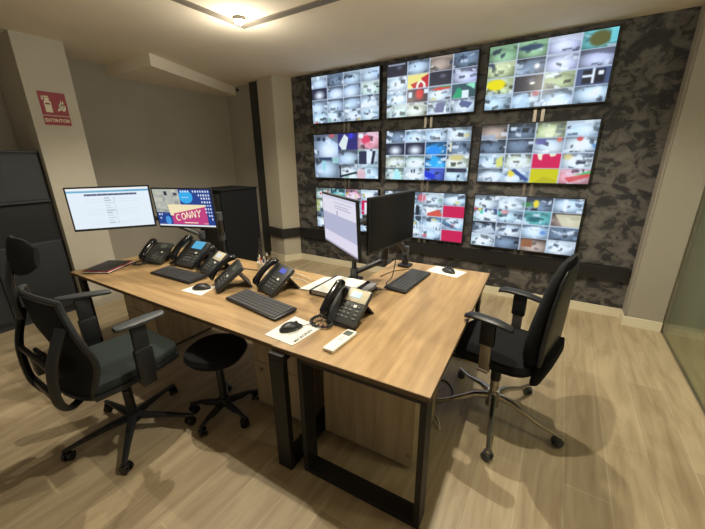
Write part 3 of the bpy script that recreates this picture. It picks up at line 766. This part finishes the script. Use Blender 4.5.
def mouse(label, c, rz, z):
    t_ = thing('computer_mouse', label, 'mouse', (c[0], c[1], z), math.radians(rz), 'black computer mice'); t_.scale = (1.15, 1.15, 1.15)
    secs = []
    for k in range(9):
        u = k/8; y = -.055+.11*u; e = math.sin(PI*min(.97, max(.03, u)))**.5
        secs.append(((0, y, .002+.017*e*(1.08-.3*u)), .032*e, .0165*e*(1.08-.3*u)))
    MB().loft(secs, (1, 0, 0), (0, 0, 1), 16, 2.4).build('shell', M['plastic'], t_, True)
    MB().cyl((-.004, .026, .029), (.004, .026, .029), .008, .008, 12).build('scroll_wheel', M['key_grey'], t_, True)
    return t_
def pad(label, poly, m='pad'):
    cx = sum(p[0] for p in poly)/len(poly); cy = sum(p[1] for p in poly)/len(poly)
    t_ = thing('mouse_pad', label, 'mouse pad', (cx, cy, DZ+.0006))
    MB().prism([(x-cx, y-cy) for x, y in poly], 0, .003, .001).build('sheet', M[m], t_)
    return t_
pad('small plain white mouse pad beside the leftmost keyboard', [(.985, -2.86), (1.19, -2.845), (1.14, -2.68), (.985, -2.72)])
mouse('black mouse on the small white pad beside the leftmost keyboard', (1.09, -2.765), -55, DZ+.0036)
p2 = pad('white mouse pad with dark lettering on its edge, at the front edge of the desk', [(1.951, -2.999), (2.149, -3.005), (2.165, -2.78), (1.95, -2.757)])
text_mesh('lettering', 'MICROREN', .028, M['print_dark'], p2, Matrix.Translation((.082, -.02, .0031)) @ Matrix.Rotation(PI/2, 4, 'Z'), .0002, True)
mo = mouse('black mouse with its cable lying on the lettered white mouse pad', (2.035, -2.885), -28, DZ+.0036)
pad('white mouse pad at the far end of the right desk', [(2.33, -1.59), (2.585, -1.635), (2.62, -1.468), (2.36, -1.425)])
mouse('black mouse on the white pad at the far end of the right desk', (2.49, -1.54), 62, DZ+.0036)

# notebook, pouch
nb = thing('notebook', 'charcoal notebook with red edged pages at the left end of the long desk', 'notebook', (-.045, -2.87, DZ+.0006), math.radians(29))
MB().bx(-.11, .11, -.145, .145, .022, .026, .001).build('cover', M['book'], nb)
MB().bx(-.108, .108, -.142, .142, .012, .022).build('pages', M['book_red'], nb)
MB().bx(-.11, .11, -.147, .145, .007, .012, .001).build('inner_board', M['white_plastic'], nb)
MB().bx(-.115, .115, -.15, .15, 0, .007, .002).build('back_cover', M['book'], nb)
# binder + folder + grey sheets
bd = thing('ring_binder', 'black ring binder covered by white sheets, lying behind the silver surround phone', 'binder', (1.985, -2.28, DZ+.0006), math.radians(1))
MB().bx(-.18, .18, -.165, .165, 0, .004, .001).bx(-.18, .18, -.165, .165, .028, .032, .001).bx(-.18, -.176, -.165, .165, .004, .028).build('cover', M['plastic'], bd)
MB().bx(-.17, .165, -.155, .155, .004, .028).build('pages', M['paper'], bd)
sh = MB().bx(-.155, .10, -.158, .16, .0325, .0345).build('top_sheet', M['paper'], bd)
b = MB(); b.tube([(-.02+.03*math.cos(a), -.02+.03*math.sin(a), .0348) for a in [k*PI/10 for k in range(2, 15)]], .0018, 6); b.build('arc_print', M['print_dark'], sh)
MB().cyl((-.01, -.02, .0345), (-.01, -.02, .035), .012).build('green_dot', M['green_print'], sh)
MB().bx(.10, .125, -.02, .15, .032, .045, .003).build('clip', M['plastic_gloss'], bd)
MB().bx(.125, .178, -.06, .15, .0325, .036).build('grey_sheet', M['paper_grey'], bd)
fo = tag(MB().prism([(1.70, -2.42), (1.785, -2.41), (1.79, -2.12), (1.715, -2.15)], DZ+.0006, DZ+.012, .001).build('paper_folder', M['paper']), 'flat white paper folder lying left of the ring binder', 'folder')
# remote
rc = thing('air_conditioner_remote', 'white air conditioner remote control with a grey display near the desk corner', 'remote', (2.335, -2.855, DZ+.0006), math.radians(-2))
MB().box((0, 0, .009), (.062, .215, .018), .005).build('case', M['white_plastic'], rc, True)
MB().box((0, .068, .0185), (.044, .045, .0015), .0005).build('display', M['lcd_off'], rc)
b = MB()
for k in range(3): b.box((0, .025-k*.014, .0185), (.02, .006, .002), .0005)
b.build('buttons', M['paper_grey'], rc)
# pen cup
pc = thing('pen_cup', 'white cup behind the small violet display phone', 'cup', (1.235, -2.31, DZ+.0006))
b = MB(); b.skin([b.ring(Vector((0, 0, z)), Vector((1, 0, 0)), Vector((0, 1, 0)), r_, r_, 24) for z, r_ in [(0, .038), (.105, .046), (.105, .042), (.006, .034)]]); b.build('cup_body', M['white_plastic'], pc, True)
for k, (dx, dy, hgt, mm, lb) in enumerate([(-.015, .0, .15, 'orange', 'orange pen leaning in the white cup'), (.012, .012, .165, 'plastic', 'black pen tallest in the white cup'),
                                           (.016, -.008, .15, 'blue_plastic', 'blue pen leaning right in the white cup'), (-.004, -.014, .14, 'white_plastic', 'white pen at the front of the white cup'), (-.012, .014, .16, 'plastic_grey', 'grey pen at the back of the white cup')]):
    pn = thing('pen', lb, 'pen', (1.235+dx*.6, -2.31+dy*.6, DZ+.008), 0, 'pens in the cup')
    tip = Vector((dx*1.6, dy*1.6, hgt)); MB().cyl((0, 0, 0), tip*.86, .0045).build('barrel', M[mm], pn, True); MB().cyl(tip*.86, tip, .005, .0035).build('cap', M['white_plastic' if k < 3 else mm], pn, True)
# clear vase behind cup
vs = thing('glass_vase', 'slender clear glass vase standing behind the pen cup', 'vase', (1.13, -2.215, DZ+.0006))
b = MB(); prof = [(0, .03), (.01, .034), (.08, .045), (.15, .028), (.2, .016), (.26, .02), (.258, .016), (.2, .012), (.15, .024), (.08, .041), (.014, .03)]
b.skin([b.ring(Vector((0, 0, z)), Vector((1, 0, 0)), Vector((0, 1, 0)), r_, r_, 24) for z, r_ in prof]); b.build('vase_body', M['carafe'], vs, True)

# cables
def cable(name, label, pts, r, m, cat='cable'):
    return tag(MB().tube(smoothpts(pts, 8), r, 8).build(name, M[m], None, True), label, cat)
Z = DZ+.004
cable('white_cable', 'white cable looping behind the small violet display phone', [(1.35, -2.24, Z), (1.45, -2.2, Z+.01), (1.56, -2.2, Z), (1.66, -2.24, Z)], .0035, 'cable_white')
cable('white_cable', 'white cable running behind the white paper folder', [(1.42, -2.27, Z), (1.5, -2.27, Z), (1.6, -2.27, Z), (1.67, -2.3, Z)], .0035, 'cable_white')
cable('black_cable', 'black cable along the back of the long desk left of the pen cup', [(.86, -2.27, Z), (1.0, -2.3, Z), (1.18, -2.255, Z), (1.3, -2.23, Z)], .004, 'cable')
cable('mouse_cable', 'thin black cable leading from the lettered mouse pad to the phone', [(2.07, -2.83, DZ+.01), (2.12, -2.75, DZ+.012), (2.095, -2.69, Z), (2.07, -2.67, Z)], .002, 'cable')
tg = thing('cable_connector', 'red tag on the cord beside the lettered mouse pad', 'cable tag', (2.163, -2.775, DZ+.0006), .6)
MB().box((0, 0, .005), (.026, .016, .009), .002).build('sleeve', M['red'], tg); MB().cyl((0, .008, .005), (.0, .022, .005), .003, .003, 10).build('cable_end', M['cable'], tg)
tg = thing('cable_connector', 'white plug on the desk left of the silver surround phone', 'cable tag', (2.055, -2.645, DZ+.0006), .3)
MB().box((0, 0, .006), (.018, .028, .011), .002).build('plug', M['white_plastic'], tg); MB().cyl((0, .014, .006), (0, .03, .006), .003, .003, 10).build('cable_end', M['cable_white'], tg)
cable('black_cable', 'black cable looping from the right keyboard around the binder', [(2.2, -2.13, Z), (2.16, -2.2, Z), (2.205, -2.33, Z), (2.19, -2.42, Z)], .003, 'cable')
cable('black_cable', 'black cable hanging from the dark monitor down to the right desk', [(2.265, -2.02, 1.1), (2.2, -1.9, .95), (2.17, -1.88, .8), (2.16, -1.9, Z), (2.17, -2.0, Z), (2.2, -2.06, Z)], .0035, 'cable')
cable('black_cable', 'black cable curving over the far left corner of the right desk', [(2.07, -1.9, Z), (2.1, -1.75, Z), (2.16, -1.66, Z), (2.2, -1.62, Z)], .003, 'cable')
cable('floor_cable', 'black cable looped on the floor under the right desk', [(2.6, -2.25, .006), (2.5, -2.05, .006), (2.62, -1.9, .006), (2.72, -2.02, .006), (2.64, -2.16, .006), (2.5, -2.2, .012)], .005, 'cable')
cable('floor_cable', 'white cable curled on the floor under the right desk', [(2.58, -2.4, .006), (2.66, -2.32, .006), (2.74, -2.38, .006), (2.7, -2.3, .006), (2.62, -2.22, .02)], .005, 'cable_white')
cable('hanging_cable', 'white cable hanging under the long desk beside the tucked stool', [(.95, -2.3, .70), (.97, -2.36, .45), (1.0, -2.34, .3), (1.06, -2.3, .35), (1.08, -2.28, .70)], .005, 'cable_white')

# ---------------------------------------------------------------- office chairs
def caster(parent, p, m, wm, rad=.028):
    x, y = p; b = MB(); a = math.atan2(y, x)+1.0; d = Vector((math.cos(a), math.sin(a), 0)); n = Vector((-d.y, d.x, 0))
    for s in (-1, 1): b.cyl(Vector((x, y, rad))+n*s*.008, Vector((x, y, rad))+n*s*.024, rad, rad*.94, 18)
    b.cyl((x, y, rad), (x, y, rad*2+.012), .009); b.loft([((x, y, rad*.9), .02, .009), ((x, y, rad*2.0), .022, .018), ((x, y, rad*2.2), .01, .01)], d, n, 12, 2.4)
    return b.build('caster', wm, parent, True)
def star_base(t_, rad, a0, m, wm, zh=.13, w=.026):
    MB().cyl((0, 0, .075), (0, 0, zh+.01), .042, .034).build('base_hub', m, t_, True)
    for k in range(5):
        a = a0+k*2*PI/5; d = Vector((math.cos(a), math.sin(a), 0)); n = Vector((-d.y, d.x, 0)); up_ = Vector((0, 0, 1))
        b = MB()
        b.skin([b.ring(d*q+up_*z, n, up_, rw, rh, 12, 3) for q, z, rw, rh in [(.025, zh-.025, w, .022), (.12, zh-.03, w*.85, .018), (rad*.75, .083, w*.62, .013), (rad-.012, .072, w*.55, .011), (rad+.02, .068, w*.45, .008)]])
        lg = b.build('leg', m, t_, True)
        caster(lg, (d.x*rad, d.y*rad), m, wm)

def left_chair():
    t_ = thing('office_chair', 'black mesh backed office chair with headrest at the long desk', 'chair', (1.10, -3.36, 0), math.radians(0))
    star_base(t_, .33, math.radians(38), M['plastic'], M['plastic_gloss'])
    MB().cyl((0, 0, .12), (0, 0, .30), .026).cyl((0, 0, .3), (0, 0, .44), .016).build('gas_column', M['plastic'], t_, True)
    MB().box((0, -.02, .455), (.2, .26, .04), .01).cyl((.09, .0, .45), (.24, .02, .445), .007).build('tilt_mechanism', M['plastic'], t_, True)
    poly = [(-.235, -.215), (.235, -.215), (.25, -.1), (.235, .12), (.205, .235), (.15, .262), (-.15, .262), (-.205, .235), (-.235, .12), (-.25, -.1)]
    MB().prism(poly, .49, .548, .018).build('seat', M['fabric_green'], t_, True)
    MB().prism([(x*1.02, y*1.02) for x, y in poly], .462, .492, .008).build('seat_pan', M['plastic'], t_, True)
    # curved mesh back
    def back(u, v):  # u -1..1, v 0..1
        z = .47+.54*v; w = .185+.07*math.sin(PI*min(1, v*1.0+.06))+.03*v
        y = -.262-.03*v**1.6+.035*math.exp(-((v-.38)/.22)**2)
        y += .055*u*u
        return Vector((u*w, y, z+.025*(1-u*u)*v))
    b = MB(); nu, nv = 16, 18; g0 = []; g1 = []
    for j in range(nv+1):
        g0.append([b.bm.verts.new(back(-1+2*i/nu, j/nv)) for i in range(nu+1)]); g1.append([b.bm.verts.new(back(-1+2*i/nu, j/nv)+Vector((0, -.012, 0))) for i in range(nu+1)])
    for j in range(nv):
        for i in range(nu):
            b.bm.faces.new((g0[j][i], g0[j][i+1], g0[j+1][i+1], g0[j+1][i])); b.bm.faces.new((g1[j][i], g1[j+1][i], g1[j+1][i+1], g1[j][i+1]))
    for j in range(nv):
        b.bm.faces.new((g0[j][0], g0[j+1][0], g1[j+1][0], g1[j][0])); b.bm.faces.new((g0[j][nu], g1[j][nu], g1[j+1][nu], g0[j+1][nu]))
    for i in range(nu):
        b.bm.faces.new((g0[0][i], g1[0][i], g1[0][i+1], g0[0][i+1])); b.bm.faces.new((g0[nv][i], g0[nv][i+1], g1[nv][i+1], g1[nv][i]))
    b.build('backrest', M['mesh'], t_, True)
    rim = [back(-1, j/14) for j in range(15)]+[back(-1+2*i/12, 1) for i in range(1, 12)]+[back(1, 1-j/14) for j in range(15)]+[back(1-2*i/12, 0) for i in range(1, 12)]
    MB().tube([p+Vector((0, -.006, 0)) for p in rim], .015, 8, loop=True).build('back_rim', M['plastic'], t_, True)
    for s in (-1, 1):
        MB().tube(smoothpts([(s*.05, -.16, .455), (s*.11, -.28, .43), (s*.165, -.33, .50), (s*.19, -.34, .60), (s*.215, -.325, .74), (s*.235, -.265, .90)], 6), .024, 8, flat=.6).build('back_support', M['plastic'], t_, True)
    MB().box((0, -.295, .66), (.28, .02, .09), .008).bx(-.18, .18, -.34, -.315, .49, .53, .006).bx(-.2, .2, -.345, -.322, .70, .725, .006).bx(-.03, .03, -.345, -.285, .62, .71, .006).build('lumbar_support', M['plastic'], t_, True)
    # headrest
    MB().tube(smoothpts([(0, -.325, .92), (0, -.33, 1.0), (0, -.325, 1.1), (0, -.30, 1.19)], 6), .016, 8).build('headrest_stem', M['plastic'], t_, True)
    secs = []
    for k in range(13):
        u = -1+k/6; e = max(.25, (1-abs(u)**4))**.5
        secs.append(((u*.125, -.285+.045*u*u, 1.215), .02*e, .085*e))
    MB().loft(secs, (0, 1, 0), (0, .15, 1), 14, 2.6).build('headrest', M['mesh'], t_, True)
    for s in (-1, 1):
        MB().tube([(s*.17, .0, .462), (s*.28, .0, .455), (s*.325, .0, .49)], .02, 8).bx(s*.325-.012, s*.325+.012, -.035, .04, .47, .82, .006).bx(s*.325-.017, s*.325+.017, -.042, .047, .54, .69, .006).build('arm_upright', M['plastic'], t_, True)
        secs = [((s*.325+(0.*(y-.02) if s > 0 else .55*(y-.02)), y, .835+.004*math.cos(y*9)), rx, .013) for y, rx in [(-.10, .02), (-.085, .034), (-.02, .042), (.06, .042), (.12, .034), (.137, .018)]]
        MB().loft(secs, (1, 0, 0), (0, 0, 1), 14, 3).build('arm_pad', M['armpad'], t_, True)
    return t_
left_chair()

def right_chair():
    t_ = thing('office_chair', 'black upholstered office chair on a chrome star base at the right desk', 'chair', (2.985, -2.07, 0), math.radians(168-90))
    star_base(t_, .385, math.radians(277-78), M['chrome'], M['plastic_grey'], .175, .021)
    MB().cyl((0, 0, .15), (0, 0, .28), .027).build('gas_column', M['chrome'], t_, True)
    MB().cyl((0, 0, .27), (0, 0, .44), .03, .034).build('column_cover', M['plastic'], t_, True)
    MB().box((0, -.01, .455), (.2, .3, .04), .01).build('tilt_mechanism', M['plastic'], t_, True)
    b = MB(); b.loft([((0, .01, .47), .2, .2), ((0, .01, .485), .24, .245), ((0, .01, .515), .25, .255), ((0, .01, .545), .24, .245), ((0, .01, .56), .18, .19)], (1, 0, 0), (0, 1, 0), 40, 4)
    b.build('seat', M['fabric'], t_, True)
    secs = []
    for z, y, w, th in [(.53, -.2, .12, .02), (.55, -.205, .17, .038), (.61, -.208, .205, .05), (.70, -.212, .22, .05), (.80, -.222, .22, .044), (.92, -.238, .212, .036), (1.03, -.255, .19, .03), (1.10, -.268, .155, .022), (1.13, -.275, .10, .012)]:
        secs.append(((0, y, z), w, th))
    MB().loft(secs, (1, 0, 0), (0, 1, 0), 32, 3.2).build('backrest', M['fabric'], t_, True)
    secs = [((0, y, z), w, th) for z, y, w, th in [(.555, -.255, .15, .012), (.58, -.258, .2, .02), (.70, -.262, .21, .02), (.9, -.272, .2, .018), (1.04, -.285, .17, .014), (1.09, -.292, .12, .009)]]
    MB().loft(secs, (1, 0, 0), (0, 1, 0), 32, 3.6).build('back_shell', M['plastic'], t_, True)
    secs = [((0, y, z), w, th) for z, y, w, th in [(.37, -.215, .07, .014), (.41, -.232, .12, .028), (.51, -.255, .17, .04), (.57, -.275, .18, .036), (.62, -.288, .15, .02)]]
    bc = MB().loft(secs, (1, 0, 0), (0, 1, 0), 28, 3).build('lower_back_cover', M['fabric'], t_, True)
    MB().box((-.165, -.235, .60), (.006, .03, .008), .002).build('white_tag', M['paper'], bc)
    MB().bx(-.035, .035, -.27, -.12, .435, .455, .005).build('back_bracket', M['plastic'], t_, True)
    for s in (-1, 1):
        MB().bx(s*.25-.009, s*.25+.009, -.035, .025, .475, .68, .003).bx(min(s*.18, s*.271), max(s*.18, s*.271), -.035, .025, .465, .48, .003).build('arm_upright', M['aluminium'], t_, True)
        MB().bx(s*.25-.016, s*.25+.016, -.045, .035, .63, .765, .008).build('arm_sleeve', M['plastic'], t_, True)
        secs = [((s*.25, y, z), rx, .013) for y, z, rx in [(-.13, .762, .014), (-.115, .768, .032), (-.04, .782, .038), (.06, .785, .04), (.11, .778, .036), (.13, .768, .018)]]
        MB().loft(secs, (1, 0, 0), (0, 0, 1), 14, 3).build('arm_pad', M['plastic'], t_, True)
    return t_
right_chair()

st = thing('office_stool', 'black round cushioned stool tucked under the long desk', 'stool', (1.465, -2.97, 0), .4)
star_base(st, .21, .77, M['plastic'], M['plastic_gloss'], .11, .022)
MB().cyl((0, 0, .1), (0, 0, .43), .024).build('gas_column', M['plastic'], st, True)
MB().loft([((0, 0, .42), .12, .12), ((0, 0, .435), .16, .16), ((0, 0, .47), .182, .182), ((0, 0, .5), .17, .17), ((0, 0, .512), .12, .12)], (1, 0, 0), (0, 1, 0), 36, 2.3).build('seat', M['fabric'], st, True)

# ---------------------------------------------------------------- light
WARM = (1.0, .93, .77)
def spot(p, e, size=2.5, blend=.4, rad=.014):
    l = bpy.data.lights.new('spot', 'SPOT'); l.energy = e; l.color = WARM; l.spot_size = size; l.spot_blend = blend; l.shadow_soft_size = rad
    o = bpy.data.objects.new('spot_light', l); col.objects.link(o); o.location = p
for k, ((x, y), lb) in enumerate(lamps):
    spot((x, y, CE-.07), [72, 102, 100, 78][k])
    l = bpy.data.lights.new('glow', 'POINT'); l.energy = [11, 9, 9, 9][k]; l.color = WARM; l.shadow_soft_size = .03  # added point under each spotlight, lifts the ceiling and upper walls
    o = bpy.data.objects.new('glow_fill', l); col.objects.link(o); o.location = (x, y, CE-.2)
l = bpy.data.lights.new('corridor', 'POINT'); l.energy = 45; l.color = WARM; l.shadow_soft_size = .08
o = bpy.data.objects.new('corridor_fill', l); col.objects.link(o); o.location = (5.6, -2.2, 2.5)  # added lamp without a fixture, brightens the space behind the glass
w = bpy.data.worlds.new('ambient_fill'); sc.world = w; w.use_nodes = True  # warm ambient fill, added to enter through the open back of the room
w.node_tree.nodes['Background'].inputs[0].default_value = (1.0, .95, .84, 1); w.node_tree.nodes['Background'].inputs[1].default_value = .22

sc.view_settings.view_transform = 'Standard'; sc.view_settings.look = 'None'; sc.view_settings.gamma = 1; sc.view_settings.use_curve_mapping = False
sc.view_settings.exposure = 0.0
